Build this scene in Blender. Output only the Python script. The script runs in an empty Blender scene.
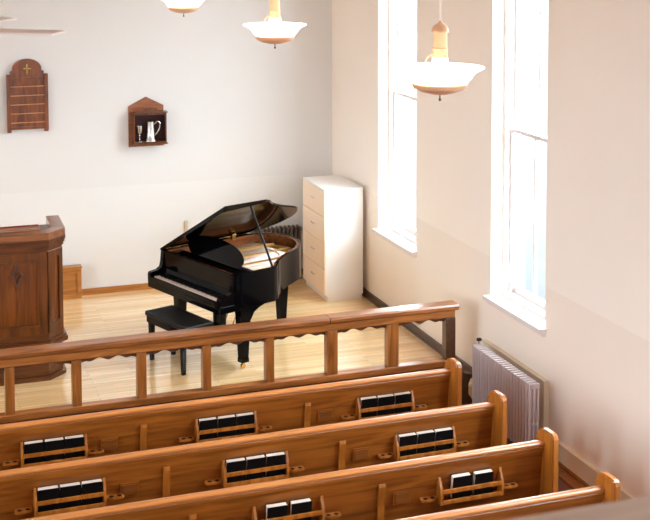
import bpy, bmesh, math, random
from mathutils import Vector, Matrix
random.seed(7)
SC = bpy.context.scene
COL = SC.collection
PI = math.pi

# ------------------------------------------------------------------ camera
F_PX, CY_PX = 1294.3, 25.5
yaw, pitch, roll = (math.radians(a) for a in (19.19, 4.41, 0.138))
fwd = Vector((math.sin(yaw)*math.cos(pitch), math.cos(yaw)*math.cos(pitch), -math.sin(pitch)))
r0 = Vector((math.cos(yaw), -math.sin(yaw), 0)); d0 = fwd.cross(r0)
right = math.cos(roll)*r0 + math.sin(roll)*d0
down = -math.sin(roll)*r0 + math.cos(roll)*d0
cd = bpy.data.cameras.new('camera'); cam = bpy.data.objects.new('camera', cd); COL.objects.link(cam)
cd.sensor_fit = 'HORIZONTAL'; cd.sensor_width = 36; cd.lens = F_PX/650*36
cd.shift_y = -(260-CY_PX)/650; cd.clip_start = 0.05; cd.clip_end = 200
m = Matrix.Identity(4)
for i, v in enumerate((right, -down, -fwd)):
    for j in range(3): m[j][i] = v[j]
m.translation = (0, 0, 4.38)
cam.matrix_world = m
cd.dof.use_dof = True; cd.dof.focus_distance = 10.5; cd.dof.aperture_fstop = 6.0
SC.camera = cam

# ------------------------------------------------------------------ world, exposure
w = bpy.data.worlds.new('sky'); SC.world = w; w.use_nodes = True
bg = w.node_tree.nodes['Background']
_nt = w.node_tree; _tc = _nt.nodes.new('ShaderNodeTexCoord'); _sp = _nt.nodes.new('ShaderNodeSeparateXYZ')
_nt.links.new(_tc.outputs['Generated'], _sp.inputs[0])
def _ramp(z0, z1, v0, v1):
    n = _nt.nodes.new('ShaderNodeMapRange')
    for k, v in zip((1, 2, 3, 4), (z0, z1, v0, v1)): n.inputs[k].default_value = v
    _nt.links.new(_sp.outputs['Z'], n.inputs[0]); return n
SKY = 15.5                                     # bright overcast sky over pale ground
_g, _s = _ramp(-0.30, -0.15, 0.62, 1.3), _ramp(-0.06, 0.10, 0.0, SKY)
_ad = _nt.nodes.new('ShaderNodeMath'); _nt.links.new(_g.outputs[0], _ad.inputs[0]); _nt.links.new(_s.outputs[0], _ad.inputs[1])
_nt.links.new(_ad.outputs[0], bg.inputs[1]); bg.inputs[0].default_value = (0.81, 0.91, 1.0, 1)
SC.view_settings.view_transform = 'Standard'; SC.view_settings.look = 'None'
SC.view_settings.gamma = 1; SC.view_settings.use_curve_mapping = False
SC.view_settings.exposure = 0.66
SC.cycles.max_bounces = 14; SC.cycles.diffuse_bounces = 8; SC.cycles.glossy_bounces = 5
SC.cycles.transparent_max_bounces = 12
SC.cycles.use_denoising = True
SC.cycles.caustics_reflective = False; SC.cycles.caustics_refractive = False
SC.cycles.sample_clamp_indirect = 12

RX, BY, NZ, CZ = 5.40, 15.25, -0.19, 5.7     # right wall, back wall, nave floor, ceiling
LX, FY = -5.2, -2.6
ZB, ZT = 0.90, 5.0                             # window opening bottom and top
WR = [(12.567, 13.66), (9.74, 10.785), (6.86, 7.92), (3.98, 5.04), (1.1, 2.16)]   # right wall openings (y0, y1)
WL = [(9.74, 10.785), (6.86, 7.92), (3.98, 5.04), (1.1, 2.16)]
WF = [(-4.0, -2.6), (-0.4, 1.0), (3.0, 4.4)]   # openings in the gallery wall behind the camera (x0, x1)

def portal(x, y, z, sx, sy, direction):
    l = bpy.data.lights.new('window_daylight', 'AREA'); l.shape = 'RECTANGLE'; l.size = sx; l.size_y = sy
    l.cycles.is_portal = True
    o = bpy.data.objects.new('window_daylight', l); COL.objects.link(o)
    o.location = (x, y, z); o.rotation_euler = Vector(direction).to_track_quat('-Z', 'Y').to_euler()
for a, b in WR: portal(RX+0.32, (a+b)/2, (ZB+ZT)/2, b-a, ZT-ZB, (-1, 0, 0))
for a, b in WL: portal(LX-0.32, (a+b)/2, (ZB+ZT)/2, b-a, ZT-ZB, (1, 0, 0))
for a, b in WF: portal((a+b)/2, FY-0.32, (ZB+ZT)/2, b-a, ZT-ZB, (0, 1, 0))

# ------------------------------------------------------------------ materials
def sl(c):   # srgb 0..255 -> linear
    return tuple(((v/255)/12.92 if v/255 <= 0.04045 else ((v/255+0.055)/1.055)**2.4) for v in c) + (1,)
def new_mat(name):
    mt = bpy.data.materials.new(name); mt.use_nodes = True
    return mt, mt.node_tree, mt.node_tree.nodes['Principled BSDF']
def flat(name, rgb, rough=0.5, metal=0.0, emit=0.0, var=0.04, scale=6.0, coat=0.0, spec=0.5):
    mt, nt, p = new_mat(name)
    c = sl(rgb)
    n = nt.nodes.new('ShaderNodeTexNoise'); n.inputs['Scale'].default_value = scale; n.inputs['Detail'].default_value = 4
    tc = nt.nodes.new('ShaderNodeTexCoord'); nt.links.new(tc.outputs['Object'], n.inputs['Vector'])
    mx = nt.nodes.new('ShaderNodeMix'); mx.data_type = 'RGBA'
    mx.inputs[6].default_value = tuple(v*(1-var) for v in c[:3])+(1,); mx.inputs[7].default_value = tuple(min(1, v*(1+var)) for v in c[:3])+(1,)
    nt.links.new(n.outputs['Fac'], mx.inputs[0]); nt.links.new(mx.outputs[2], p.inputs['Base Color'])
    p.inputs['Roughness'].default_value = rough; p.inputs['Metallic'].default_value = metal
    p.inputs['Coat Weight'].default_value = coat; p.inputs['Specular IOR Level'].default_value = spec
    if emit:
        p.inputs['Emission Color'].default_value = c; p.inputs['Emission Strength'].default_value = emit
    return mt
def wood(name, dark, light, axis='X', rough=0.35, scale=1.0, coat=0.25, stretch=14):
    mt, nt, p = new_mat(name)
    tc = nt.nodes.new('ShaderNodeTexCoord'); mp = nt.nodes.new('ShaderNodeMapping')
    s = {'X': (1.2, stretch, stretch), 'Y': (stretch, 1.2, stretch), 'Z': (stretch, stretch, 1.2)}[axis]
    mp.inputs['Scale'].default_value = tuple(v*scale for v in s)
    nt.links.new(tc.outputs['Object'], mp.inputs['Vector'])
    n = nt.nodes.new('ShaderNodeTexNoise'); n.inputs['Scale'].default_value = 1.6; n.inputs['Detail'].default_value = 7
    n.inputs['Distortion'].default_value = 0.9
    nt.links.new(mp.outputs[0], n.inputs['Vector'])
    cr = nt.nodes.new('ShaderNodeValToRGB')
    cr.color_ramp.elements[0].position = 0.32; cr.color_ramp.elements[0].color = sl(dark)
    cr.color_ramp.elements[1].position = 0.68; cr.color_ramp.elements[1].color = sl(light)
    nt.links.new(n.outputs['Fac'], cr.inputs[0]); nt.links.new(cr.outputs[0], p.inputs['Base Color'])
    p.inputs['Roughness'].default_value = rough; p.inputs['Coat Weight'].default_value = coat; p.inputs['Coat Roughness'].default_value = 0.22
    return mt
def wall_mat(name, upper, lower, zline):
    mt, nt, p = new_mat(name)
    tc = nt.nodes.new('ShaderNodeTexCoord'); sp = nt.nodes.new('ShaderNodeSeparateXYZ')
    nt.links.new(tc.outputs['Object'], sp.inputs[0])
    gt = nt.nodes.new('ShaderNodeMath'); gt.operation = 'GREATER_THAN'; gt.inputs[1].default_value = zline
    nt.links.new(sp.outputs['Z'], gt.inputs[0])
    mx = nt.nodes.new('ShaderNodeMix'); mx.data_type = 'RGBA'
    mx.inputs[6].default_value = sl(lower); mx.inputs[7].default_value = sl(upper)
    nt.links.new(gt.outputs[0], mx.inputs[0])
    n = nt.nodes.new('ShaderNodeTexNoise'); n.inputs['Scale'].default_value = 0.9; n.inputs['Detail'].default_value = 5
    nt.links.new(tc.outputs['Object'], n.inputs['Vector'])
    mr = nt.nodes.new('ShaderNodeMapRange'); mr.inputs[3].default_value = 0.955; mr.inputs[4].default_value = 1.03
    nt.links.new(n.outputs['Fac'], mr.inputs[0])
    vm = nt.nodes.new('ShaderNodeVectorMath'); vm.operation = 'SCALE'
    nt.links.new(mx.outputs[2], vm.inputs[0]); nt.links.new(mr.outputs[0], vm.inputs['Scale'])
    nt.links.new(vm.outputs[0], p.inputs['Base Color']); p.inputs['Roughness'].default_value = 0.6
    return mt
def floor_mat():
    mt, nt, p = new_mat('oak_strip_floor')
    tc = nt.nodes.new('ShaderNodeTexCoord')
    b = nt.nodes.new('ShaderNodeTexBrick'); b.offset = 0.37; b.offset_frequency = 2
    b.inputs['Scale'].default_value = 1; b.inputs['Brick Width'].default_value = 1.15; b.inputs['Row Height'].default_value = 0.058
    b.inputs['Mortar Size'].default_value = 0.0012; b.inputs['Mortar Smooth'].default_value = 0.3
    b.inputs['Color1'].default_value = sl((240, 192, 128)); b.inputs['Color2'].default_value = sl((253, 222, 170))
    b.inputs['Mortar'].default_value = sl((120, 76, 38))
    nt.links.new(tc.outputs['Object'], b.inputs['Vector'])
    mp = nt.nodes.new('ShaderNodeMapping'); mp.inputs['Scale'].default_value = (1.0, 17.24, 1)
    nt.links.new(tc.outputs['Object'], mp.inputs['Vector'])
    n = nt.nodes.new('ShaderNodeTexNoise'); n.inputs['Scale'].default_value = 1.3; n.inputs['Detail'].default_value = 6
    nt.links.new(mp.outputs[0], n.inputs['Vector'])
    mr = nt.nodes.new('ShaderNodeMapRange'); mr.inputs[1].default_value = 0.3; mr.inputs[2].default_value = 0.7
    mr.inputs[3].default_value = 0.80; mr.inputs[4].default_value = 1.12
    nt.links.new(n.outputs['Fac'], mr.inputs[0])
    vm = nt.nodes.new('ShaderNodeVectorMath'); vm.operation = 'SCALE'
    nt.links.new(b.outputs['Color'], vm.inputs[0]); nt.links.new(mr.outputs[0], vm.inputs['Scale'])
    nt.links.new(vm.outputs[0], p.inputs['Base Color'])
    p.inputs['Roughness'].default_value = 0.3; p.inputs['Coat Weight'].default_value = 1.0; p.inputs['Coat Roughness'].default_value = 0.10; p.inputs['Coat IOR'].default_value = 1.65
    return mt
def glass_mat():
    mt = bpy.data.materials.new('window_glass'); mt.use_nodes = True; nt = mt.node_tree
    nt.nodes.remove(nt.nodes['Principled BSDF']); out = nt.nodes['Material Output']
    t = nt.nodes.new('ShaderNodeBsdfTransparent'); t.inputs[0].default_value = (0.96, 0.98, 0.98, 1)
    g = nt.nodes.new('ShaderNodeBsdfGlossy'); g.inputs['Roughness'].default_value = 0.02
    mx = nt.nodes.new('ShaderNodeMixShader'); mx.inputs[0].default_value = 0.05
    nt.links.new(t.outputs[0], mx.inputs[1]); nt.links.new(g.outputs[0], mx.inputs[2]); nt.links.new(mx.outputs[0], out.inputs[0])
    return mt

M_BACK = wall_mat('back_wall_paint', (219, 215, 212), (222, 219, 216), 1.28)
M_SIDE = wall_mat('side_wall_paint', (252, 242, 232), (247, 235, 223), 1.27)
M_CEIL = flat('ceiling_paint', (240, 236, 230), 0.7)
M_FLOOR = floor_mat()
M_NAVE = flat('nave_floor_finish', (112, 62, 52), 0.6, var=0.12, scale=14)
M_WHITE = flat('window_white_paint', (226, 218, 214), 0.35, var=0.01)
M_GLASS = glass_mat()
M_CREAM = flat('cream_trim_paint', (232, 218, 194), 0.45, var=0.02)
M_PEWX = wood('pew_oak_long', (118, 62, 15), (162, 93, 30), 'X', 0.34)
M_PEWZ = wood('pew_oak_upright', (146, 82, 22), (188, 114, 40), 'Z', 0.36)
M_PEWCAP = wood('pew_oak_cap', (170, 98, 40), (200, 126, 64), 'X', 0.28, coat=0.6)
M_RAILX = wood('rail_walnut_long', (88, 44, 15), (146, 82, 34), 'X', 0.36, coat=0.35)
M_RCAP = wood('rail_walnut_cap', (104, 56, 22), (164, 98, 48), 'X', 0.34, coat=0.4)
M_RFAS = wood('rail_beam_lit', (120, 66, 24), (178, 108, 50), 'X', 0.3)  # brighter rail wood: light falling on the beams is put into the colour
M_RAILZ = wood('rail_walnut_upright', (124, 68, 24), (176, 106, 48), 'Z', 0.3)
M_VAL = wood('valance_walnut_shaded', (72, 38, 16), (112, 62, 28), 'X', 0.4)  # shade behind the upper beam is put into this darker rail wood
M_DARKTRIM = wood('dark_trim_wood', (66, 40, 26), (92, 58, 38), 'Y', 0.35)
M_BROWNTRIM = wood('brown_trim_wood', (150, 90, 36), (186, 122, 56), 'X', 0.35)
M_PULPIT = wood('pulpit_mahogany', (60, 30, 8), (112, 58, 15), 'Z', 0.32, scale=0.8)
M_PULPITX = wood('pulpit_mahogany_long', (66, 32, 10), (108, 56, 20), 'X', 0.3)
M_PANEL = wood('pulpit_panel_oak', (80, 38, 9), (124, 64, 18), 'Z', 0.32)
M_LEDGE = wood('pulpit_ledge_wood', (108, 62, 32), (146, 92, 56), 'X', 0.25, coat=0.8)
M_PLAQUE = wood('plaque_walnut', (84, 42, 20), (140, 76, 40), 'Z', 0.35, scale=1.6, stretch=6)
M_SHADOW = wood('display_box_walnut', (110, 56, 28), (166, 98, 54), 'X', 0.35, scale=2)
M_BLACK = flat('black_piano_lacquer', (6, 6, 8), 0.08, var=0.0, coat=0.0, spec=0.12)
M_BLACKS = flat('black_satin', (9, 9, 11), 0.3, var=0.0, spec=0.3)
M_LEATHER = flat('black_vinyl', (9, 9, 10), 0.42, var=0.1, scale=40, spec=0.3)
M_IVORY = flat('ivory_keys', (236, 214, 200), 0.25, var=0.01)
M_GOLD = flat('cast_iron_plate_gold', (206, 158, 88), 0.35, metal=0.55)
M_SOUND = wood('soundboard_spruce', (206, 158, 108), (232, 190, 140), 'X', 0.3)
M_RIMIN = wood('rim_inner_mahogany', (118, 62, 30), (152, 88, 48), 'X', 0.25)
M_FELT = flat('red_felt', (150, 40, 44), 0.9)
M_BRASS = flat('brass', (214, 170, 96), 0.25, metal=1.0, var=0.0)
M_STEEL = flat('strings_steel', (214, 204, 200), 0.3, metal=0.9)
M_SILVER = flat('pewter', (196, 190, 182), 0.25, metal=1.0, var=0.02)
M_CABWHITE = flat('cabinet_white', (240, 236, 232), 0.4, var=0.005)
M_CABFRONT = flat('cabinet_drawer_cream', (248, 226, 204), 0.45, var=0.01)
M_RAD = flat('radiator_silver_paint', (214, 202, 206), 0.35, metal=0.25, var=0.03)
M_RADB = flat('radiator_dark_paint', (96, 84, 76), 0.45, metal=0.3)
M_SLOT = wood('pocket_dark_oak', (104, 54, 16), (138, 78, 26), 'X', 0.4)
M_BOOK = flat('book_cover_black', (5, 6, 9), 0.5, spec=0.2)
M_PAGES = flat('book_pages', (238, 222, 208), 0.7, var=0.02, scale=60)
M_HOLE = flat('dark_recess', (24, 14, 9), 0.8)
M_BURG = flat('burgundy_cloth', (110, 24, 30), 0.8)
M_LAMPGLASS = flat('lit_opal_glass', (255, 238, 218), 0.3, emit=2.6, var=0.0)
M_LAMPWOOD = flat('lamp_copper_finish', (232, 178, 138), 0.35, metal=0.15, emit=0, var=0.0)
M_FAN = flat('fan_blade_paint', (246, 230, 222), 0.5)
M_BEIGE = flat('beige_plastic', (214, 190, 156), 0.4)
M_VOID = flat('display_velvet', (58, 20, 24), 0.8)

# ------------------------------------------------------------------ mesh helpers
class MB:
    def __init__(s): s.bm = bmesh.new()
    def box(s, x0, x1, y0, y1, z0, z1, bev=0.0):
        vs = [s.bm.verts.new((x, y, z)) for x in (x0, x1) for y in (y0, y1) for z in (z0, z1)]
        fs = [s.bm.faces.new([vs[i] for i in q]) for q in ((0,1,3,2),(4,6,7,5),(0,4,5,1),(2,3,7,6),(0,2,6,4),(1,5,7,3))]
        if bev:
            es = list({e for f in fs for e in f.edges})
            bmesh.ops.bevel(s.bm, geom=es, offset=bev, segments=2, affect='EDGES', profile=0.5)
        return s
    def prism(s, pts, f0, f1):
        """pts: 2-D outline; f0/f1 map a 2-D point to 3-D for the two ends"""
        a = [s.bm.verts.new(f0(*p)) for p in pts]; b = [s.bm.verts.new(f1(*p)) for p in pts]
        s.bm.faces.new(a[::-1]); s.bm.faces.new(b)
        for i in range(len(pts)):
            j = (i+1) % len(pts); s.bm.faces.new((a[i], a[j], b[j], b[i]))
        return s
    def px(s, pts, x0, x1): return s.prism(pts, lambda a, b: (x0, a, b), lambda a, b: (x1, a, b))
    def py(s, pts, y0, y1): return s.prism(pts, lambda a, b: (a, y0, b), lambda a, b: (a, y1, b))
    def pz(s, pts, z0, z1): return s.prism(pts, lambda a, b: (a, b, z0), lambda a, b: (a, b, z1))
    def taper(s, cx, cy, z0, w0, d0, z1, w1, d1):
        p = []
        for z, ww, dd in ((z0, w0, d0), (z1, w1, d1)):
            p.append([s.bm.verts.new((cx+sx*ww/2, cy+sy*dd/2, z)) for sx, sy in ((-1,-1),(1,-1),(1,1),(-1,1))])
        s.bm.faces.new(p[0][::-1]); s.bm.faces.new(p[1])
        for i in range(4):
            j = (i+1) % 4; s.bm.faces.new((p[0][i], p[0][j], p[1][j], p[1][i]))
        return s
    def lathe(s, prof, cx=0, cy=0, n=32):
        rings = []
        for r, z in prof:
            if r < 1e-5: rings.append([s.bm.verts.new((cx, cy, z))])
            else: rings.append([s.bm.verts.new((cx+r*math.cos(2*PI*i/n), cy+r*math.sin(2*PI*i/n), z)) for i in range(n)])
        for a, b in zip(rings, rings[1:]):
            for i in range(n):
                j = (i+1) % n
                if len(a) == 1 and len(b) == 1: continue
                if len(a) == 1: s.bm.faces.new((a[0], b[j], b[i]))
                elif len(b) == 1: s.bm.faces.new((a[i], a[j], b[0]))
                else: s.bm.faces.new((a[i], a[j], b[j], b[i]))
        return s
    def tube(s, pts, r, n=10):
        pts = [Vector(p) for p in pts]; rings = []
        for i, p in enumerate(pts):
            t = (pts[min(i+1, len(pts)-1)]-pts[max(i-1, 0)]).normalized()
            a = t.cross(Vector((0, 0, 1)));
            if a.length < 1e-3: a = t.cross(Vector((0, 1, 0)))
            a.normalize(); b = t.cross(a)
            rings.append([s.bm.verts.new(p+r*(math.cos(2*PI*k/n)*a+math.sin(2*PI*k/n)*b)) for k in range(n)])
        for u, v in zip(rings, rings[1:]):
            for k in range(n): s.bm.faces.new((u[k], u[(k+1) % n], v[(k+1) % n], v[k]))
        s.bm.faces.new(rings[0][::-1]); s.bm.faces.new(rings[-1])
        return s
    def build(s, name, mat, parent=None, smooth=False, loc=None):
        bmesh.ops.recalc_face_normals(s.bm, faces=s.bm.faces)
        me = bpy.data.meshes.new(name); s.bm.to_mesh(me); s.bm.free()
        me.materials.append(mat)
        if smooth:
            for p in me.polygons: p.use_smooth = True
            try: me.set_sharp_from_angle(angle=math.radians(38))
            except Exception: pass
        o = bpy.data.objects.new(name, me); COL.objects.link(o)
        if parent: o.parent = parent
        if loc: o.location = loc
        return o
def rod(p, q, r, n=10): return MB().tube([p, q], r, n)
def tag(o, label, cat, group=None):
    o['label'] = label; o['category'] = cat
    if group: o['group'] = group
    return o
def thing(name, label, cat, loc=(0, 0, 0), rz=0, group=None):
    o = bpy.data.objects.new(name, None); COL.objects.link(o); o.empty_display_size = 0.1
    o.location = loc; o.rotation_euler = (0, 0, rz)
    return tag(o, label, cat, group)
def struct(o): o['kind'] = 'structure'; return o
def copy_tree(o, parent=None, kids=None):
    if kids is None:
        kids = {}
        for q in bpy.data.objects:
            if q.parent: kids.setdefault(q.parent.name, []).append(q)
    c = o.copy(); COL.objects.link(c); c.parent = parent
    for ch in kids.get(o.name, []): copy_tree(ch, c, kids)
    return c
def catmull(pts, k=6):
    out = []
    for i in range(len(pts)-1):
        p0 = pts[max(i-1, 0)]; p1 = pts[i]; p2 = pts[i+1]; p3 = pts[min(i+2, len(pts)-1)]
        for j in range(k):
            t = j/k
            out.append(tuple(0.5*((2*b)+(-a+c)*t+(2*a-5*b+4*c-d)*t*t+(-a+3*b-3*c+d)*t**3) for a, b, c, d in zip(p0, p1, p2, p3)))
    out.append(pts[-1]); return out

# ------------------------------------------------------------------ the room
struct(MB().box(LX-0.3, RX+0.3, 10.92, BY+0.3, -0.5, 0.0).build('floor_platform', M_FLOOR))
struct(MB().box(LX-0.3, RX+0.3, FY-0.3, 10.92, -0.5, NZ).build('floor_nave', M_NAVE))
struct(MB().box(LX-0.3, RX+0.3, FY-0.3, BY+0.3, CZ, CZ+0.2).build('ceiling', M_CEIL))
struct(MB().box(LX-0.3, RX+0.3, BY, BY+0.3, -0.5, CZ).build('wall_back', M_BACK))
def side_wall(name, xa, xb, wins, mat):
    b = MB(); edges = [FY-0.3] + [v for q in sorted(wins) for v in q] + [BY+0.3]
    for i in range(0, len(edges), 2): b.box(xa, xb, edges[i], edges[i+1], -0.5, CZ)
    for a, c in wins: b.box(xa, xb, a, c, -0.5, ZB); b.box(xa, xb, a, c, ZT, CZ)
    return struct(b.build(name, mat))
side_wall('wall_right', RX, RX+0.3, WR, M_SIDE)
side_wall('wall_left', LX-0.3, LX, WL, M_SIDE)
b = MB(); e = [LX] + [v for q in WF for v in q] + [RX]
for i in range(0, len(e), 2): b.box(e[i], e[i+1], FY-0.3, FY, -0.5, CZ)
for a, c in WF: b.box(a, c, FY-0.3, FY, -0.5, ZB); b.box(a, c, FY-0.3, FY, ZT, CZ)
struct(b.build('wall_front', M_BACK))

def window(n, x, y0, y1, s):
    """sash window in a side wall; s=+1 right wall, -1 left wall; x = inner wall face"""
    X = lambda d: x + s*d
    def bx(mb, a, c, *r):
        a, c = sorted((X(a), X(c))); return mb.box(a, c, *r)
    root = MB(); fw = 0.05
    for ya, yb in ((y0, y0+fw), (y1-fw, y1)): bx(root, 0.12, 0.26, ya, yb, ZB+0.06, ZT)
    bx(root, 0.12, 0.26, y0+fw, y1-fw, ZT-fw, ZT); bx(root, 0.12, 0.26, y0+fw, y1-fw, ZB-0.0, ZB+0.06)
    r = struct(root.build('window_%d' % n, M_WHITE))
    zm = 2.48
    for nm, d0, d1, za, zb in (('lower_sash', 0.165, 0.20, ZB+0.06, zm+0.02), ('upper_sash', 0.205, 0.24, zm-0.02, ZT-fw)):
        f = MB(); ya, yb = y0+fw, y1-fw
        bx(f, d0, d1, ya, ya+0.035, za, zb); bx(f, d0, d1, yb-0.035, yb, za, zb)
        bx(f, d0, d1, ya+0.035, yb-0.035, za, za+(0.06 if 'lower' in nm else 0.035)); bx(f, d0, d1, ya+0.035, yb-0.035, zb-0.035, zb)
        so = f.build(nm, M_WHITE, r)
        g = MB(); mid = (ya+yb)/2
        bx(g, d0+0.004, d1-0.004, mid-0.011, mid+0.011, za+0.03, zb-0.03).build('muntin', M_WHITE, so)
        p = MB(); bx(p, (d0+d1)/2-0.002, (d0+d1)/2+0.002, ya+0.03, yb-0.03, za+0.03, zb-0.03).build('glass_pane', M_GLASS, so)
    sb = MB(); bx(sb, -0.065, 0.14, y0-0.03, y1+0.035, ZB-0.038, ZB+0.002)
    bx(sb, -0.03, 0.0, y0-0.015, y1+0.015, ZB-0.07, ZB-0.038)
    sb.build('window_sill', M_WHITE, r)
    if n == 2:
        l = MB(); bx(l, 0.13, 0.165, y1-0.17, y1-0.13, ZB+0.07, ZB+0.10); bx(l, 0.13, 0.165, y0+0.13, y0+0.17, ZB+0.07, ZB+0.10)
        l.build('sash_lift', M_STEEL, r)
k = 1
for a, c in WR: window(k, RX, a, c, 1); k += 1
for a, c in WL: window(k, LX, a, c, -1); k += 1
for a, c in WF:
    r = MB()
    for q in ((a, a+0.05), (c-0.05, c)): r.box(q[0], q[1], FY-0.24, FY-0.12, ZB, ZT)
    r.box(a+0.05, c-0.05, FY-0.24, FY-0.12, ZT-0.05, ZT); r.box(a+0.05, c-0.05, FY-0.24, FY-0.12, ZB, ZB+0.05)
    r.box((a+c)/2-0.02, (a+c)/2+0.02, FY-0.2, FY-0.16, ZB+0.05, ZT-0.05); r.box(a+0.05, c-0.05, FY-0.2, FY-0.16, 2.5, 2.54)
    r = struct(r.build('window_%d' % k, M_WHITE)); k += 1
    MB().box(a+0.05, c-0.05, FY-0.183, FY-0.178, ZB+0.05, ZT-0.05).build('glass_pane', M_GLASS, r)

struct(MB().box(2.22, RX-0.02, BY-0.022, BY, 0.0, 0.07).box(2.22, RX-0.02, BY-0.03, BY-0.0, 0.0, 0.018).build('baseboard_back', M_BROWNTRIM))
struct(MB().box(RX-0.022, RX, 10.95, BY, 0.0, 0.085).box(RX-0.034, RX, 10.95, BY, 0.0, 0.02).build('baseboard_platform', M_DARKTRIM))
b = MB().box(RX-0.024, RX, FY, 10.90, NZ+0.02, -0.012).box(RX-0.032, RX, FY, 10.90, -0.02, 0.0)
struct(b.build('baseboard_nave', M_CREAM))
struct(MB().box(RX-0.15, RX-0.024, FY, 10.90, NZ, NZ+0.012).box(RX-0.045, RX-0.024, FY, 10.90, NZ+0.012, NZ+0.03).build('trim_nave_border', M_PEWX))
struct(MB().box(LX, 5.15, 10.90, 10.92, NZ, 0.0).build('trim_platform_riser', M_DARKTRIM))

# ------------------------------------------------------------------ altar rail
RZ = 0.005
rail = thing('altar_rail', 'long brown wooden altar rail with scalloped open bays between piano and pews', 'railing', (1.0, 11.0, 0), RZ)
o = -1.0
L0, L1 = -0.95, 4.15       # local extent; seam at 2.85
for a, c in ((L0, 2.85), (2.856, L1)):
    prof = [(-0.075, 0.708), (-0.078, 0.735), (-0.066, 0.752), (0.07, 0.752), (0.08, 0.735), (0.08, 0.705), (0.06, 0.695), (-0.06, 0.695)]
    MB().px(prof, a, c).build('top_cap', M_RCAP, rail)
MB().box(L0, L1-0.03, -0.048, 0.05, 0.632, 0.695, 0.004).build('upper_beam', M_RFAS, rail)
MB().box(L0, L1-0.03, -0.05, 0.05, 0.195, 0.255, 0.008).build('lower_beam', M_RFAS, rail)
MB().box(L0, L1-0.02, -0.02, 0.0, 0.0, 0.195).build('kick_panel', M_DARKTRIM, rail)
edges = [(-0.555+0.0, 0.075), (0.025, 0.078), (0.59, 0.078), (1.155, 0.078), (1.738, 0.075), (2.325, 0.075), (2.938, 0.105), (3.545, 0.11), (4.13, 0.10)]
for i, (xr, wd) in enumerate(edges):
    p = MB().box(xr-wd, xr, -0.04, 0.05, 0.255, 0.625, 0.004)
    if wd > 0.105: p.box(xr-wd/2-0.002, xr-wd/2+0.002, -0.0415, -0.039, 0.26, 0.62)
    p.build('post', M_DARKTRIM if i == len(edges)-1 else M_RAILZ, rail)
    if i:
        a, c = edges[i-1][0], xr-wd; n = 40; pts = []
        for j in range(n+1):
            t = j/n; x = a+(c-a)*t; e = abs(t-0.5)*2
            drop = 0.028 + 0.012*math.cos(e*PI*3.0) + 0.03*max(0, e-0.78)/0.22
            pts.append((x, 0.628-drop))
        pts += [(c, 0.63), (a, 0.63)]
        MB().py(pts, 0.012, 0.03).build('scalloped_valance', M_VAL, rail)
prof = [(4.11, -0.19), (4.30, -0.19), (4.285, -0.15), (4.24, -0.10), (4.20, -0.04), (4.20, 0.05), (4.22, 0.10), (4.25, 0.12), (4.24, 0.145), (4.18, 0.155), (4.11, 0.2)]
MB().py(prof, -0.18, -0.11).build('end_bracket', M_DARKTRIM, rail)

for o in bpy.data.objects:          # posts and cap a little taller
    if o.parent == rail:
        for v in o.data.vertices:
            if v.co.z > 0.2: v.co.z += 0.046*min(1.0, max(0, (v.co.z-0.255)/0.45))

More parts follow.
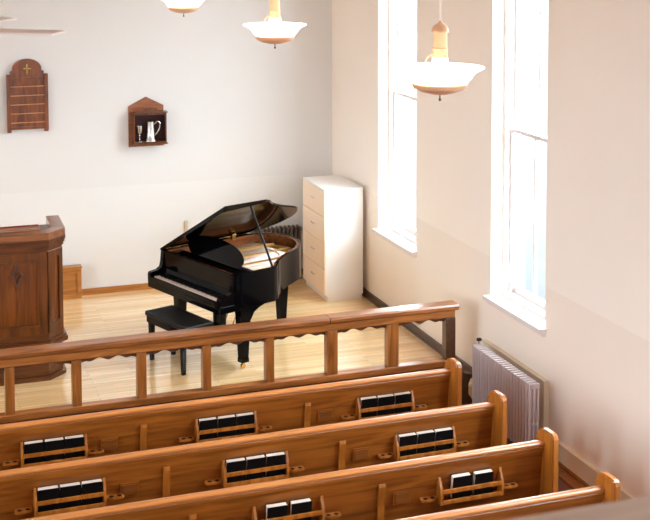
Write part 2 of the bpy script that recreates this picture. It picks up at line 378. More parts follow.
# ------------------------------------------------------------------ pews
PX0, PX1 = -0.62, 4.445
def make_pew():
    r = thing('pew', '', 'pew', (0, 0, NZ), 0, 'oak pews')
    # back panel, leaning: rear face y=0 at z .86 and y=.10 at z .1
    yb = lambda z: (0.86-z)/0.76*0.10
    MB().px([(yb(0.1), 0.1), (0, 0.86), (0.022, 0.86), (yb(0.1)+0.022, 0.1)], PX0, PX1).build('back_panel', M_PEWX, r)
    cap = [(-0.016, 0.85), (-0.024, 0.857), (-0.025, 0.868), (-0.016, 0.878), (0.006, 0.884), (0.03, 0.88), (0.042, 0.868), (0.042, 0.856), (0.034, 0.85), (0.0, 0.85)]
    MB().px(cap, PX0, PX1).build('top_rail', M_PEWCAP, r, smooth=True)
    MB().px([(-0.010, 0.818), (-0.013, 0.838), (-0.008, 0.8495), (0.03, 0.8495), (0.004, 0.812)], PX0, PX1).build('rail_moulding', M_PEWX, r)
    MB().box(PX0, PX1, 0.10, 0.52, 0.40, 0.43, 0.006).build('seat', M_PEWX, r)
    ep = [(-0.135, 0.0), (-0.135, 0.93), (-0.125, 0.955), (-0.10, 0.968), (0.02, 0.965), (0.07, 0.945), (0.10, 0.90), (0.13, 0.78), (0.19, 0.68), (0.30, 0.64), (0.48, 0.64), (0.54, 0.60), (0.54, 0.0)]
    for xa in (PX1, PX0-0.05):
        m_ = MB().px(ep, xa, xa+0.05)
        bmesh.ops.bevel(m_.bm, geom=[e for e in m_.bm.edges if abs(e.verts[0].co.x-e.verts[1].co.x) < 1e-4], offset=0.008, segments=2, affect='EDGES')
        m_.build('end_panel', M_PEWZ, r)
    for sx in (1.862, 3.196, 0.52):
        MB().px([(yb(0.25)-0.02, 0.25), (yb(0.73)-0.02, 0.725), (yb(0.75)-0.012, 0.745), (yb(0.75), 0.745), (yb(0.25), 0.25)], sx-0.024, sx+0.024).build('stile', M_PEWZ, r)
    for sx in (1.60, 3.35):
        c = MB().box(sx-0.065, sx+0.065, yb(0.62)-0.014, yb(0.62)+0.008, 0.575, 0.665).build('card_pocket', M_PEWX, r)
        MB().box(sx-0.05, sx+0.05, yb(0.66)-0.014, yb(0.62)-0.0, 0.585, 0.652).build('card_slot', M_SLOT, c)
    for cx in (1.178, 2.515, 3.862):
        y1 = yb(0.6)+0.002
        rk = MB().box(cx-0.228, cx+0.228, y1-0.066, y1, 0.545, 0.557).build('book_rack', M_PEWX, r)
        for s_ in (-1, 1):
            xa = cx+s_*0.237
            MB().px([(y1, 0.545), (y1-0.08, 0.545), (y1-0.086, 0.60), (y1-0.074, 0.66), (y1-0.055, 0.70), (y1-0.042, 0.735), (y1-0.034, 0.735), (y1-0.026, 0.70), (y1, 0.68)], xa-0.009, xa+0.009).build('rack_side', M_PEWZ, rk)
        MB().box(cx-0.228, cx+0.228, y1-0.082, y1-0.068, 0.624, 0.654, 0.003).build('rack_rail', M_PEWZ, rk)
        MB().box(cx-0.228, cx+0.228, y1-0.082, y1-0.068, 0.548, 0.578, 0.003).build('rack_rail', M_PEWZ, rk)
        for s_ in (-1, 1):
            xa = cx+s_*0.315; n = 14
            pts = [(xa-0.055, y1+0.01), (xa+0.055, y1+0.01)] + [(xa+0.062*math.cos(t), y1-0.035-0.025*math.sin(t)) for t in [PI*j/n for j in range(n+1)]]
            ch = MB().pz(pts, 0.575, 0.592).build('cup_holder', M_PEWZ, r)
            for dx in (-0.028, 0.028):
                MB().lathe([(0, 0.5935), (0.016, 0.5935), (0.016, 0.5915)], xa+dx, y1-0.033, 16).build('cup_hole', M_HOLE, ch)
    return r
pew0 = make_pew()
pew_labels = ['front oak pew, right behind the altar rail, hymnals in its racks',
              'second oak pew back from the altar rail with full hymnal racks',
              'third oak pew back from the altar rail, only two hymnals per rack',
              'hindmost oak pew at the bottom edge beside the blurred balcony rail']
PEWY = [9.607, 8.765, 7.975, 7.18]
PEWR = [0.004, 0.013, 0.012, 0.008]      # the rows are a touch out of square with the wall
for i, y in enumerate(PEWY):
    p = pew0 if i == 0 else copy_tree(pew0)
    p.location = (0, y-0.6*PEWR[i], NZ); p.rotation_euler = (0, 0, PEWR[i]); p['label'] = pew_labels[i]
def make_hymnal():
    r = thing('hymnal', '', 'book', (0, 0, 0), 0, 'hymnals in the pew racks')
    # 145 wide x 36 thick x 172 tall standing, spine down, page edge up
    hw, t = 0.0715, 0.024
    c = MB().box(-hw, hw, -t, -t+0.004, 0, 0.172).box(-hw, hw, t-0.004, t, 0, 0.172).box(-hw, hw, -t+0.004, t-0.004, 0, 0.006)
    c.build('cover', M_BOOK, r)
    MB().box(-hw+0.004, hw-0.004, -t+0.004, t-0.004, 0.006, 0.169).build('page_block', M_PAGES, r)
    return r
hy0 = None
rowname = ['front pew', 'second pew from the rail', 'third pew from the rail']
rackname = {1.178: 'left', 2.515: 'middle', 3.862: 'right'}
for i, y in enumerate(PEWY[:3]):
    for cx in (1.178, 2.515, 3.862):
        if i == 2:
            if cx == 1.178: continue
            offs = [(-0.085, 'left of two'), (0.085, 'right of two')]
            if cx > 3: offs = [(-0.075, offs[0][1]), (0.095, offs[1][1])]
        else: offs = [(-0.150, 'leftmost of three'), (0.0, 'middle of three'), (0.150, 'rightmost of three')]
        for dx, nm in offs:
            if hy0 is None: h = hy0 = make_hymnal()
            else: h = copy_tree(hy0)
            yb = (0.86-0.6)/0.76*0.10
            ly_ = 0.0095+random.uniform(-0.002, 0.001); ra = PEWR[i]
            h.location = ((cx+dx)*math.cos(ra)-ly_*math.sin(ra), y-0.6*ra+(cx+dx)*math.sin(ra)+ly_*math.cos(ra), NZ+0.557+0.0045)
            h.rotation_euler = (0.133+random.uniform(0, 0.015), 0, ra+random.uniform(-0.01, 0.01))
            h['label'] = 'black hymnal, %s in the %s rack on the %s' % (nm, rackname[cx], rowname[i])

# ------------------------------------------------------------------ piano
W = 1.33
pn = thing('grand_piano', 'glossy black baby grand piano with its lid propped open', 'piano', (3.081, 11.978, 0), math.atan2(0.343, 0.939))
curve = catmull([(0.66, 0.0), (0.74, 0.045), (0.87, 0.18), (1.09, 0.34), (1.34, 0.48), (1.49, 0.62), (1.58, 0.80), (1.59, 0.98), (1.53, 1.17), (1.38, 1.30), (1.24, W)], 6)
outline = [(0.17, 0.0)] + curve + [(0.17, W)]
def inset(pts, d):
    out = []; n = len(pts)
    for i in range(n):
        p, q, r_ = Vector(pts[i-1]), Vector(pts[i]), Vector(pts[(i+1) % n])
        a = (q-p).normalized(); c = (r_-q).normalized(); nn = Vector((-(a+c).y, (a+c).x)).normalized()
        cs = max(0.35, nn.dot(Vector((-a.y, a.x)))); out.append(tuple(q+nn*d/cs))
    return out
inner = inset(outline, 0.04)
def ring(mb, out_, inn, z0, z1):
    n = len(out_); V = [[mb.bm.verts.new((p[0], p[1], z)) for p in pts] for pts, z in ((out_, z0), (out_, z1), (inn, z1), (inn, z0))]
    for A, B in ((0, 1), (1, 2), (2, 3), (3, 0)):
        for i in range(n):
            j = (i+1) % n; mb.bm.faces.new((V[A][i], V[A][j], V[B][j], V[B][i]))
    return mb
ring(MB(), outline, inset(outline, 0.02), 0.622, 0.97).build('case_rim', M_BLACK, pn, smooth=True)
ring(MB(), inset(outline, 0.021), inset(outline, 0.045), 0.80, 0.962).build('inner_rim', M_RIMIN, pn, smooth=True)
MB().pz(inset(outline, 0.0205), 0.625, 0.80).build('case_bottom', M_BLACK, pn)
MB().pz(inset(outline, 0.046), 0.801, 0.835).build('soundboard', M_SOUND, pn)
# iron plate with bars and round holes suggested by an outline frame
pl = ring(MB(), inset(outline, 0.05), inset(outline, 0.13), 0.836, 0.862)
plate = pl.build('iron_plate', M_GOLD, pn, smooth=True)
for yy, x1 in ((0.28, 0.93), (0.55, 1.33), (0.82, 1.48), (1.08, 1.47)):
    MB().box(0.42, x1, yy-0.014, yy+0.014, 0.85, 0.885, 0.004).build('plate_bar', M_GOLD, plate)
st = MB()
for kx in range(34):
    yy = 0.13+kx*0.034; x1 = 0.75+0.85*min(1, (yy-0.05)/0.7)
    x1 = min(x1, 1.45)-0.12
    st.tube([(0.45, yy, 0.878), (x1, yy+0.01, 0.872)], 0.0014, 4)
st.build('strings', M_STEEL, plate)
br = MB().tube(catmull([(0.72, 0.16, 0.868), (0.86, 0.32, 0.868), (1.1, 0.5, 0.868), (1.25, 0.7, 0.868), (1.28, 0.95, 0.868)], 5), 0.014, 6)
br.build('bridge', M_SOUND, plate)
MB().box(0.43, 0.47, 0.08, 1.25, 0.863, 0.872).build('felt_strip', M_FELT, plate)
MB().box(0.50, 0.56, 0.1, 1.2, 0.885, 0.91).build('damper_row', M_BLACKS, plate)
# key bed, arms, fallboard
MB().box(0.0, 0.3, 0.001, W-0.001, 0.605, 0.675, 0.003).build('key_bed', M_BLACK, pn)
for yy in (0.0, W-0.055):
    arm = [(0.0, 0.675), (0.0, 0.745), (0.012, 0.765), (0.10, 0.775), (0.14, 0.80), (0.155, 0.86), (0.165, 0.97), (0.20, 0.97), (0.20, 0.675)]
    MB().py(arm, yy, yy+0.055).build('arm', M_BLACK, pn)
MB().box(0.0, 0.022, 0.055, W-0.055, 0.675, 0.722, 0.004).build('key_slip', M_BLACK, pn)
for yy in (0.055, W-0.095): MB().box(0.024, 0.16, yy, yy+0.04, 0.675, 0.742, 0.004).build('key_block', M_BLACK, pn)
kb = MB(); kw = (W-0.19)/52
for i in range(52): kb.box(0.024, 0.165, 0.095+i*kw+0.0006, 0.095+(i+1)*kw-0.0006, 0.70, 0.728)
kb = kb.build('keyboard', M_IVORY, pn)
bk = MB()
for i in range(52):
    if (51-i) % 7 in (1, 2, 4, 5, 6) and i: bk.box(0.072, 0.165, 0.095+i*kw-0.006, 0.095+i*kw+0.006, 0.728, 0.740)
bk.build('black_keys', M_BLACKS, kb)
MB().py([(0.162, 0.725), (0.150, 0.75), (0.172, 0.79), (0.182, 0.925), (0.20, 0.935), (0.215, 0.925), (0.215, 0.725)], 0.055, W-0.055).build('fallboard', M_BLACK, pn)
MB().box(0.19, 0.40, 0.045, W-0.045, 0.925, 0.945, 0.005).build('music_shelf', M_BLACK, pn)
md = [(0.30, 0.0), (1.13, 0.0)] + [(0.715+0.45*math.cos(t)*1.0, 0.07+0.105*math.sin(t)**0.7) for t in [PI-PI*j/16 for j in range(1, 16)]]
md = [(0.24, 0.0), (1.10, 0.0), (1.18, 0.07), (1.15, 0.13), (1.0, 0.19), (0.68, 0.215), (0.36, 0.18), (0.22, 0.12), (0.19, 0.06)]
md = catmull(md[1:]+md[:1], 4) + [md[0]]
mdm = MB(); mdm.prism(md[:-1], lambda a, c: (0.39+c*0.30, a, 0.948+c), lambda a, c: (0.405+c*0.30, a, 0.948+c))
mdm.build('music_desk', M_BLACK, pn)
# lid
TH = math.radians(28.4)
def lp(x, e, h=0.0): return (x, W+0.012-e*math.cos(TH)+h*math.sin(TH)*-1+0.0, 0.966+e*math.sin(TH)+h*math.cos(TH))
lid_out = [(0.16, 0.0), (0.155, 1.37), (0.66, 1.37)] + [(x+0.015, W-y+0.02) for x, y in curve[5:-2]] + [(1.28, 0.0)]
lid = MB().prism(lid_out, lambda x, e: lp(x, e, 0.0), lambda x, e: lp(x, e, 0.024))
lid = lid.build('lid', M_BLACK, pn)
MB().prism([(0.0, 0.0), (1.37, 0.0), (1.37, -0.055), (0.10, -0.035)], lambda e, h: lp(0.156, e, h), lambda e, h: lp(0.178, e, h)).build('front_lip', M_BLACK, lid)
MB().prism([(0.165, 0), (0.66, 0), (0.66, -0.02), (0.165, -0.055)], lambda x, h: lp(x, 1.37, h), lambda x, h: lp(x, 1.35, h)).build('side_lip', M_BLACK, lid)
for xx in (0.35, 1.02): MB().box(xx-0.05, xx+0.05, W-0.012, W+0.006, 0.962, 0.985).build('lid_hinge', M_BRASS, pn)
rod((0.67, 0.03, 0.95), lp(0.51, 1.31, 0.0), 0.012).build('lid_prop', M_BLACKS, pn)
MB().box(1.0, 1.05, 1.20, 1.25, 0.96, 1.03, 0.01).build('lid_bumper', M_BRASS, pn)
# legs
for (lx, ly) in ((0.31, 0.05), (0.33, W-0.11), (1.36, 0.80)):
    lg = MB().taper(lx, ly, 0.50, 0.115, 0.10, 0.62, 0.13, 0.11).taper(lx, ly, 0.075, 0.075, 0.07, 0.50, 0.115, 0.10).box(lx-0.042, lx+0.042, ly-0.04, ly+0.04, 0.065, 0.105)
    lg = lg.build('leg', M_BLACK, pn)
    cs = MB().tube([(lx-0.005, ly-0.012, 0.024), (lx-0.005, ly+0.012, 0.024)], 0.024, 14).box(lx-0.012, lx+0.012, ly-0.014, ly+0.014, 0.03, 0.066)
    cs.build('caster', M_BRASS, lg)
MB().py([(0.24, 0.622), (0.56, 0.622), (0.48, 0.595), (0.42, 0.56), (0.38, 0.49), (0.27, 0.49), (0.26, 0.55)], 0.008, 0.085).build('leg_bracket', M_BLACK, pn)
ly = MB()
for yy in (-0.07, 0.07): ly.tube([(0.46, 0.665+yy*1.3, 0.60), (0.45, 0.665+yy, 0.25)], 0.026, 10)
ly.box(0.38, 0.53, 0.665-0.17, 0.665+0.17, 0.11, 0.20, 0.01).box(0.40, 0.51, 0.665-0.12, 0.665+0.12, 0.545, 0.60, 0.005).box(0.40, 0.49, 0.665-0.11, 0.665+0.11, 0.20, 0.26, 0.006)
ly.box(0.44, 0.455, 0.665-0.04, 0.665+0.04, 0.26, 0.55)
lyre = ly.build('pedal_lyre', M_BLACK, pn)
for yy in (-0.07, 0.07): rod((0.53, 0.665+yy, 0.17), (0.74, 0.665+yy, 0.645), 0.006).build('lyre_brace', M_BRASS, lyre)
for yy in (-0.07, 0, 0.07): MB().box(0.28, 0.40, 0.665+yy-0.012, 0.665+yy+0.012, 0.12, 0.135, 0.003).build('pedal', M_BRASS, lyre)

# bench
bn = thing('piano_bench', 'black piano bench in front of the keyboard', 'bench', (2.746, 12.03, 0), math.atan2(0.343, 0.939))
MB().box(0, 0.335, 0, 0.75, 0.45, 0.50, 0.014).build('seat_cushion', M_LEATHER, bn)
MB().box(0.015, 0.32, 0.015, 0.735, 0.385, 0.45).build('seat_box', M_BLACK, bn)
for xx in (0.04, 0.295):
    for yy in (0.10, 0.68): MB().taper(xx, yy, 0.0, 0.036, 0.036, 0.385, 0.05, 0.05).build('leg', M_BLACK, bn)

# ------------------------------------------------------------------ drawer cabinet
cx0, cx1, cy0, cy1, ch = 4.865, 5.335, 13.99, 14.80, 1.325
cb = thing('drawer_cabinet', 'tall white four-drawer cabinet in the corner by the right wall', 'cabinet', (cx0, cy0, 0))
d, wd = cx1-cx0, cy1-cy0
MB().box(0.012, d, 0, wd, 0.06, ch-0.022).box(0.03, d-0.01, 0.01, wd-0.01, 0.0, 0.06).build('cabinet_body', M_CABWHITE, cb)
MB().box(-0.008, d+0.004, -0.006, wd+0.006, ch-0.022, ch, 0.003).build('cabinet_top', M_CABWHITE, cb)
dh = (ch-0.022-0.075)/4
for i in range(4):
    z0 = 0.075+i*dh
    dr = MB().box(-0.008, 0.0115, 0.004, wd-0.004, z0+0.004, z0+dh-0.004, 0.003).build('drawer', M_CABFRONT, cb)
    MB().tube([(-0.008, wd/2-0.05, z0+dh*0.55), (-0.026, wd/2-0.045, z0+dh*0.55), (-0.026, wd/2+0.045, z0+dh*0.55), (-0.008, wd/2+0.05, z0+dh*0.55)], 0.005, 8).build('handle', M_STEEL, dr)

# ------------------------------------------------------------------ radiators
def radiator(label, loc, rz, n, pitch, h, depth, mat, extras):
    r = thing('radiator', label, 'radiator', loc, rz)
    s0 = None
    for i in range(n):
        if i < 2:
            s = MB(); rr = pitch*0.23
            for c in (-depth*0.38, 0, depth*0.38): s.tube([(0, c, 0.11), (0, c, h-0.02)], rr, 8)
            for z in (0.10, h-0.03): s.box(-pitch*0.25, pitch*0.25, -depth/2, depth/2, z-0.02, z+0.03, 0.006)
            s.box(-pitch*0.2, pitch*0.2, -depth*0.4, depth*0.4, h*0.5-0.012, h*0.5+0.012)
            if i: s.box(-0.002, 0.002, -depth*0.05, depth*0.38, 0.12, h-0.05)   # thin web added to block light and darken the gaps between columns
            s0 = s.build('section', mat, r); o = s0
        else:
            o = s0.copy(); COL.objects.link(o); o.parent = r
        o.location = ((i+0.5)*pitch, 0, 0)
    L = n*pitch
    MB().tube([(0.01, 0, 0.11), (L-0.01, 0, 0.11)], 0.014, 8).tube([(0.01, 0, h-0.03), (L-0.01, 0, h-0.03)], 0.014, 8).build('header_pipe', mat, r)
    for xx in (pitch*0.5, L-pitch*0.5): MB().taper(xx, 0, 0, 0.05, depth*0.9, 0.1, 0.03, depth*0.7).build('foot', mat, r)
    extras(r, L, h, depth)
    return r
def ex_side(r, L, h, dp):
    rod((L-0.02, -0.02, h-0.01), (L-0.02, -0.02, h+0.03), 0.012).build('valve_stem', M_SILVER, r)
    MB().lathe([(0, h+0.055), (0.022, h+0.052), (0.026, h+0.042), (0.022, h+0.032), (0, h+0.03)], L-0.02, -0.02, 16).build('valve_knob', M_HOLE, r, smooth=True)
# side radiator: local x runs along +Y, local y runs to -X
rad = radiator('silver painted cast-iron radiator under the nearer window beside the pews', (5.182, 9.50, NZ), PI/2, 21, 0.0543, 0.70, 0.10, M_RAD, ex_side)
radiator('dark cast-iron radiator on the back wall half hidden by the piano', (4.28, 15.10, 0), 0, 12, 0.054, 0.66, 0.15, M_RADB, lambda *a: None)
hp = MB().box(RX-0.03, RX-0.001, 9.68, 10.87, 0.002, 0.44).box(RX-0.05, RX-0.001, 9.655, 10.88, 0.44, 0.46).box(RX-0.05, RX-0.001, 9.655, 9.68, 0.002, 0.44)
tag(hp.build('radiator_backboard', M_CREAM), 'cream painted backboard on the right wall framing the silver radiator', 'panel')

# ------------------------------------------------------------------ pulpit
pu = thing('pulpit', 'dark wooden panelled pulpit with angled corners at the left edge', 'pulpit', (1.207, 12.45, 0))
def octo(g, depth=0.62, c=0.157, hw=0.285):
    return [(-hw-g*0.41, -g), (hw+g*0.41, -g), (hw+c+g, c-g*0.41), (hw+c+g, depth), (-hw-c-g, depth), (-hw-c-g, c-g*0.41)]
MB().pz(octo(0), 0.40, 1.29).build('body', M_PANEL, pu)
b = MB().pz(octo(0.012), 0.40, 0.46).pz(octo(0.05), 0.335, 0.375).pz(octo(0.032), 0.375, 0.40)
b.build('plinth_moulding', M_PULPITX, pu)
MB().pz(octo(0.0), 0.04, 0.335).pz(octo(0.03), 0.0, 0.04).build('pedestal', M_PULPITX, pu)
cr = MB()
for g, z0, z1 in ((0.008, 1.26, 1.285), (0.022, 1.285, 1.315), (0.034, 1.315, 1.345), (0.042, 1.345, 1.385)): cr.pz(octo(g), z0, z1)
cr.build('cornice', M_PULPITX, pu)
# ledge on top: front, two chamfers, two side walls left open behind
oo, ii = octo(0.04), octo(-0.085, depth=0.62)
ld = MB()
for i, j in ((0, 1), (1, 2), (2, 3), (4, 5), (5, 0)):
    q = [oo[i], oo[j], ii[j], ii[i]]; ld.pz(q, 1.385, 1.45)
for v in ld.bm.verts:
    if v.co.z > 1.4 and v.co.y > 0.5: v.co.z += 0.02
ld.build('top_ledge', M_LEDGE, pu)
MB().px([(0.0, 1.45), (0.0, 1.48), (0.10, 1.50), (0.40, 1.41), (0.40, 1.38), (0.10, 1.38)], -0.235, 0.235).build('reading_desk', M_LEDGE, pu)
MB().px([(0.09, 1.4985), (0.09, 1.507), (0.10, 1.511), (0.38, 1.427), (0.38, 1.4165)], -0.22, 0.22).build('desk_cloth', M_BURG, pu)
# framed panels: front
def frame_front(x0, x1, z0, z1, y, wd, dp, mb):
    mb.box(x0, x1, y-dp, y, z0, z0+wd); mb.box(x0, x1, y-dp, y, z1-wd, z1)
    mb.box(x0, x0+wd, y-dp, y, z0+wd, z1-wd); mb.box(x1-wd, x1, y-dp, y, z0+wd, z1-wd)
ff = MB(); frame_front(-0.285, 0.285, 0.46, 1.26, 0.0, 0.075, 0.018, ff); frame_front(-0.21, 0.21, 0.535, 1.185, 0.0, 0.018, 0.026, ff)
ff.build('front_frame', M_PULPIT, pu)
dia = MB()
for (cz, rx, rz_) in ((1.05, 0.064, 0.135),):
    outp = [(-rx, cz), (-0.03, cz+0.045), (0, cz+rz_), (0.03, cz+0.045), (rx, cz), (0.03, cz-0.045), (0, cz-rz_), (-0.03, cz-0.045)]
    inn = [(p[0]*0.6, cz+(p[1]-cz)*0.6) for p in outp]
    for i in range(8):
        j = (i+1) % 8; dia.py([outp[i], outp[j], inn[j], inn[i]], -0.022, 0.0)
    dia.py([(-0.014, cz), (0, cz+0.02), (0.014, cz), (0, cz-0.02)], -0.02, 0)
dia.build('diamond_ornament', M_DARKTRIM, pu)
for s_ in (-1, 1):   # chamfer panels
    a, c = Vector((s_*0.285, 0)), Vector((s_*0.442, 0.157)); dv = (c-a).normalized(); nv = Vector((dv.y, -dv.x))*s_
    L = (c-a).length; q = MB()
    for u0, u1, z0, z1, dp in ((0, 0.055, 0.46, 1.26, 0.016), (L-0.055, L, 0.46, 1.26, 0.016), (0.055, L-0.055, 0.46, 0.56, 0.016), (0.055, L-0.055, 1.19, 1.26, 0.016)):
        p4 = [a+dv*u0, a+dv*u1, a+dv*u1+nv*dp, a+dv*u0+nv*dp]
        q.pz([tuple(p) for p in p4], z0, z1)
    q.build('corner_frame', M_PULPIT, pu)

# low panelled box against the back wall behind the pulpit
lb = thing('low_wood_panel', 'low brown wooden panelled box against back wall behind the pulpit', 'panel', (1.2, 15.13, 0))
MB().box(-1.2, 1.01, 0.0, 0.10, 0.0, 0.355).build('panel_body', M_BROWNTRIM, lb)
MB().box(-1.21, 1.02, -0.015, 0.11, 0.355, 0.378, 0.004).build('panel_cap', M_BROWNTRIM, lb)
fr = MB()
for x0, x1 in ((-1.2, -0.5), (-0.5, 0.26), (0.26, 1.01)): frame_front(x0, x1, 0.0, 0.355, 0.0, 0.045, 0.015, fr)
fr.build('panel_frame', M_BROWNTRIM, lb)

# ------------------------------------------------------------------ on the back wall
hb = thing('hymn_board', 'arched dark wooden hymn board with gold cross on the back wall', 'board', (1.637, BY, 2.017))
hw = 0.228
arch = [(-0.165, 0.63), (-0.165, 0.72)] + [(0.165*math.cos(t), 0.72+0.115*math.sin(t)) for t in [PI-PI*j/16 for j in range(17)]][1:] + [(0.165, 0.63)]
op = [(-hw, 0.02), (hw, 0.02), (hw, 0.655), (0.19, 0.655), (0.19, 0.69), (0.165, 0.70)] + [(0.165*math.cos(t), 0.72+0.115*math.sin(t)) for t in [PI*j/16 for j in range(17)]] + [(-0.165, 0.70), (-0.19, 0.69), (-0.19, 0.655), (-hw, 0.655)]
MB().py(op, -0.045, -0.002).build('backboard', M_PLAQUE, hb)
fr = MB().box(-hw-0.008, -hw+0.032, -0.065, -0.0455, 0.0, 0.66).box(hw-0.032, hw+0.008, -0.065, -0.0455, 0.0, 0.66)
fr.box(-hw, hw, -0.06, -0.0455, 0.015, 0.045); fr.box(-hw+0.03, hw-0.03, -0.06, -0.0455, 0.60, 0.62)
fr.box(-hw-0.005, -hw+0.04, -0.05, -0.005, -0.02, 0.01); fr.box(hw-0.04, hw+0.005, -0.05, -0.005, -0.02, 0.01)
fr.build('frame', M_PLAQUE, hb)
M_RULE = wood('board_rule_wood', (176, 112, 60), (206, 146, 88), 'X', 0.35)
for i in range(5): MB().box(-hw+0.035, hw-0.035, -0.058, -0.0455, 0.09+i*0.105, 0.098+i*0.105).build('number_rail', M_RULE, hb)
MB().box(-0.007, 0.007, -0.055, -0.0455, 0.66, 0.775).box(-0.045, 0.045, -0.055, -0.0455, 0.715, 0.729).build('cross', M_BRASS, hb)

sb = thing('display_box', 'house-shaped wooden display box holding silver vessels on the back wall', 'display box', (3.028, BY, 1.745))
MB().py([(-0.212, 0), (0.212, 0), (0.212, 0.49), (0.0, 0.60), (-0.212, 0.49)], -0.02, -0.002).build('backboard', M_SHADOW, sb)
bx_ = MB()
x0, x1, z0, z1, dp = -0.17, 0.225, 0.05, 0.41, 0.13
bx_.box(x0, x1, -dp, -0.021, z0, z0+0.02).box(x0, x1, -dp, -0.021, z1-0.02, z1).box(x0, x0+0.014, -dp, -0.021, z0+0.02, z1-0.02).box(x1-0.014, x1, -dp, -0.021, z0+0.02, z1-0.02)
bx_.box(x0-0.012, x1+0.012, -dp-0.012, -0.021, z1, z1+0.014).box(x0-0.012, x1+0.012, -dp-0.012, -0.021, z0-0.014, z0)
bx_.build('box_shell', M_PULPIT, sb)
MB().box(x0+0.014, x1-0.014, -0.026, -0.0205, z0+0.02, z1-0.02).build('lining', M_VOID, sb)
cv = [(x0+0.03, z1+0.014)] + [(x0+0.03+(x1-x0-0.06)*t, z1+0.014+0.035*math.sin(PI*t)+0.014*abs(math.sin(PI*5*t))) for t in [j/30 for j in range(1, 30)]] + [(x1-0.03, z1+0.014)]
MB().py(cv, -dp+0.01, -dp+0.03).build('carved_crest', M_PULPIT, sb)
def vessel(name, label, prof, x, y, extra=None):
    r = thing(name, label, 'chalice' if name == 'chalice' else 'flagon', (x, y, 1.745+0.0715))
    MB().lathe(prof, 0, 0, 24).build('body', M_SILVER, r, smooth=True)
    if extra: extra(r)
vessel('chalice', 'small silver chalice on the left inside the wall display box', [(0, 0), (0.036, 0), (0.036, 0.008), (0.012, 0.022), (0.008, 0.06), (0.014, 0.075), (0.012, 0.085), (0.028, 0.10), (0.033, 0.13), (0.036, 0.185), (0.033, 0.185), (0.028, 0.13), (0, 0.11)], 3.028-0.095, BY-0.08)
def jug(r):
    MB().tube(catmull([(0.038, 0, 0.20), (0.075, 0, 0.235), (0.10, 0, 0.20), (0.085, 0, 0.13), (0.048, 0, 0.07)], 6), 0.0075, 8).build('handle', M_SILVER, r, smooth=True)
    MB().lathe([(0, 0.262), (0.012, 0.255), (0.034, 0.246), (0.042, 0.240), (0, 0.238)], 0, 0, 24).build('cover', M_SILVER, r, smooth=True)
vessel('flagon', 'silver handled flagon on the right inside the wall display box', [(0, 0), (0.062, 0), (0.062, 0.012), (0.05, 0.03), (0.044, 0.10), (0.039, 0.17), (0.038, 0.235), (0.0, 0.2355)], 3.028+0.04, BY-0.082, jug)
bpy.data.objects['flagon'].scale = (1.15, 1.0, 1.0)

tag(MB().box(3.485, 3.525, BY-0.025, BY-0.001, 0.66, 0.80, 0.004).build('wall_switch', M_BEIGE), 'small beige wall switch above the piano lid on back wall', 'switch')

# ------------------------------------------------------------------ pendant lamps
def make_pendant():
    r = thing('pendant_lamp', '', 'lamp', (0, 0, 0), 0, 'pendant lamps')
    MB().lathe([(0.155, 0.094), (0.175, 0.115), (0.19, 0.14), (0.215, 0.162), (0.25, 0.178), (0.252, 0.184), (0.246, 0.185), (0.21, 0.17), (0.18, 0.148), (0.16, 0.115), (0, 0.098)], 0, 0, 48).build('glass_bowl', M_LAMPGLASS, r, smooth=True)
    MB().lathe([(0, 0.026), (0.05, 0.03), (0.11, 0.046), (0.15, 0.066), (0.16, 0.088), (0.155, 0.096), (0, 0.0955)], 0, 0, 48).build('bowl_cup', M_LAMPWOOD, r, smooth=True)
    MB().lathe([(0, -0.012), (0.007, -0.008), (0.008, 0.0), (0.004, 0.01), (0.004, 0.028)], 0, 0, 12).build('finial', M_PLAQUE, r, smooth=True)
    MB().lathe([(0.05, 0.12), (0.055, 0.16), (0.05, 0.20), (0.042, 0.24)], 0, 0, 24).build('inner_glass', M_LAMPGLASS, r, smooth=True)
    MB().lathe([(0, 0.24), (0.043, 0.24), (0.043, 0.285), (0.046, 0.287), (0.046, 0.293), (0.041, 0.295), (0.039, 0.385), (0, 0.385)], 0, 0, 24).build('stem_sleeve', M_LAMPWOOD, r, smooth=True)
    MB().lathe([(0.050, 0.385), (0.046, 0.405), (0.032, 0.425), (0.012, 0.436), (0.005, 0.45), (0, 0.45)], 0, 0, 24).lathe([(0, 0.384), (0.05, 0.385)], 0, 0, 24).build('dome_cap', M_LAMPWOOD, r, smooth=True)
    ch = MB(); z = 0.445; top = CZ-3.405; kx = 0
    while z < top-0.03:
        rot = kx % 2
        pts = [((0.006*math.cos(t) if not rot else 0), (0.006*math.cos(t) if rot else 0), z+0.013+0.014*math.sin(t)) for t in [2*PI*j/8 for j in range(9)]]
        ch.tube(pts, 0.0017, 4); z += 0.023; kx += 1
    ch.build('chain', M_FAN, r)
    MB().lathe([(0.06, top-0.005), (0.05, top-0.03), (0.01, top-0.045), (0, top-0.045)], 0, 0, 20).build('ceiling_rose', M_LAMPWOOD, r, smooth=True)
    for j in range(3):
        a = 2*PI*j/3+0.6; ca, sa = math.cos(a), math.sin(a)
        MB().tube(catmull([(0.042*ca, 0.042*sa, 0.26), (0.075*ca, 0.075*sa, 0.235), (0.10*ca, 0.10*sa, 0.17), (0.155*ca, 0.155*sa, 0.115)], 4), 0.004, 6).build('bowl_arm', M_LAMPWOOD, r)
    return r
pd0 = make_pendant()
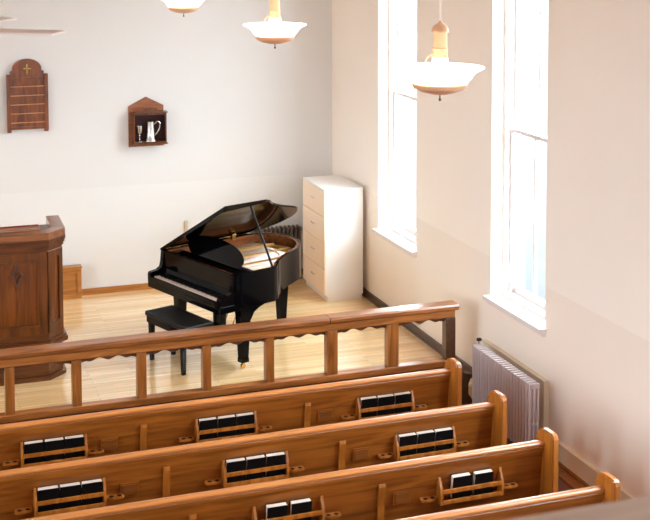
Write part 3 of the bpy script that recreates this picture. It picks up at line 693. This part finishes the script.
for i, (x, y, z, lab) in enumerate(((3.015, 6.68, 3.395, 'large pendant lamp hanging nearest, in front of the windows, rightmost'),
                                   (3.005, 9.85, 3.412, 'pendant lamp at top centre, middle of the three'),
                                   (3.035, 13.2, 3.445, 'small far pendant lamp cut by the top edge, leftmost of three'))):
    p = pd0 if i == 0 else copy_tree(pd0)
    p.location = (x, y, z); p['label'] = lab
    l = bpy.data.lights.new('lamp_bulb', 'POINT'); l.energy = 14; l.color = (1, 0.78, 0.55); l.shadow_soft_size = 0.06
    lo = bpy.data.objects.new('lamp_bulb', l); COL.objects.link(lo); lo.parent = p; lo.location = (0, 0, 0.215)

# ceiling fan, tips of two blades in view at top left
fz = 4.0
fan = thing('ceiling_fan', 'pale ceiling fan with two blade tips showing at top left', 'fan', (0.145, 5.035, fz), math.radians(0))
MB().lathe([(0, -0.06), (0.06, -0.055), (0.10, -0.02), (0.11, 0.03), (0.09, 0.09), (0.04, 0.12), (0.015, 0.14)], 0, 0, 28).build('motor_hub', M_FAN, fan, smooth=True)
rod((0, 0, 0.12), (0, 0, CZ-fz-0.05), 0.013).build('down_rod', M_FAN, fan)
MB().lathe([(0.07, CZ-fz-0.001), (0.055, CZ-fz-0.05), (0.0, CZ-fz-0.07)], 0, 0, 20).build('canopy_cap', M_FAN, fan, smooth=True)
for j in range(4):
    bl = MB().box(0.16, 0.60, -0.05, 0.05, -0.004, 0.004, 0.003).box(0.08, 0.2, -0.018, 0.018, -0.006, 0.0)
    o = bl.build('blade', M_FAN, fan); o.rotation_euler = (math.radians(3), 0, math.radians(-38+90*j))

# balcony rail under the camera, out of focus
bz = 3.33
br = thing('balcony_rail', 'out of focus wooden balcony rail across the bottom right corner', 'railing', (0.6, 2.0, 0), math.radians(0))
MB().px([(-0.16, bz-0.05), (-0.16, bz-0.01), (-0.15, bz), (-0.01, bz), (0.0, bz-0.01), (0.0, bz-0.05)], LX-0.6, RX-0.6).build('hand_rail', wood('balcony_rail_wood', (164, 132, 110), (190, 160, 138), 'X', 0.3), br)
MB().box(LX-0.6, RX-0.6, -0.12, -0.05, 2.35, bz-0.05).build('parapet_panel', M_CREAM, br)
struct(MB().box(LX, RX, FY, 1.98, 2.20, 2.35).build('floor_gallery', M_NAVE))
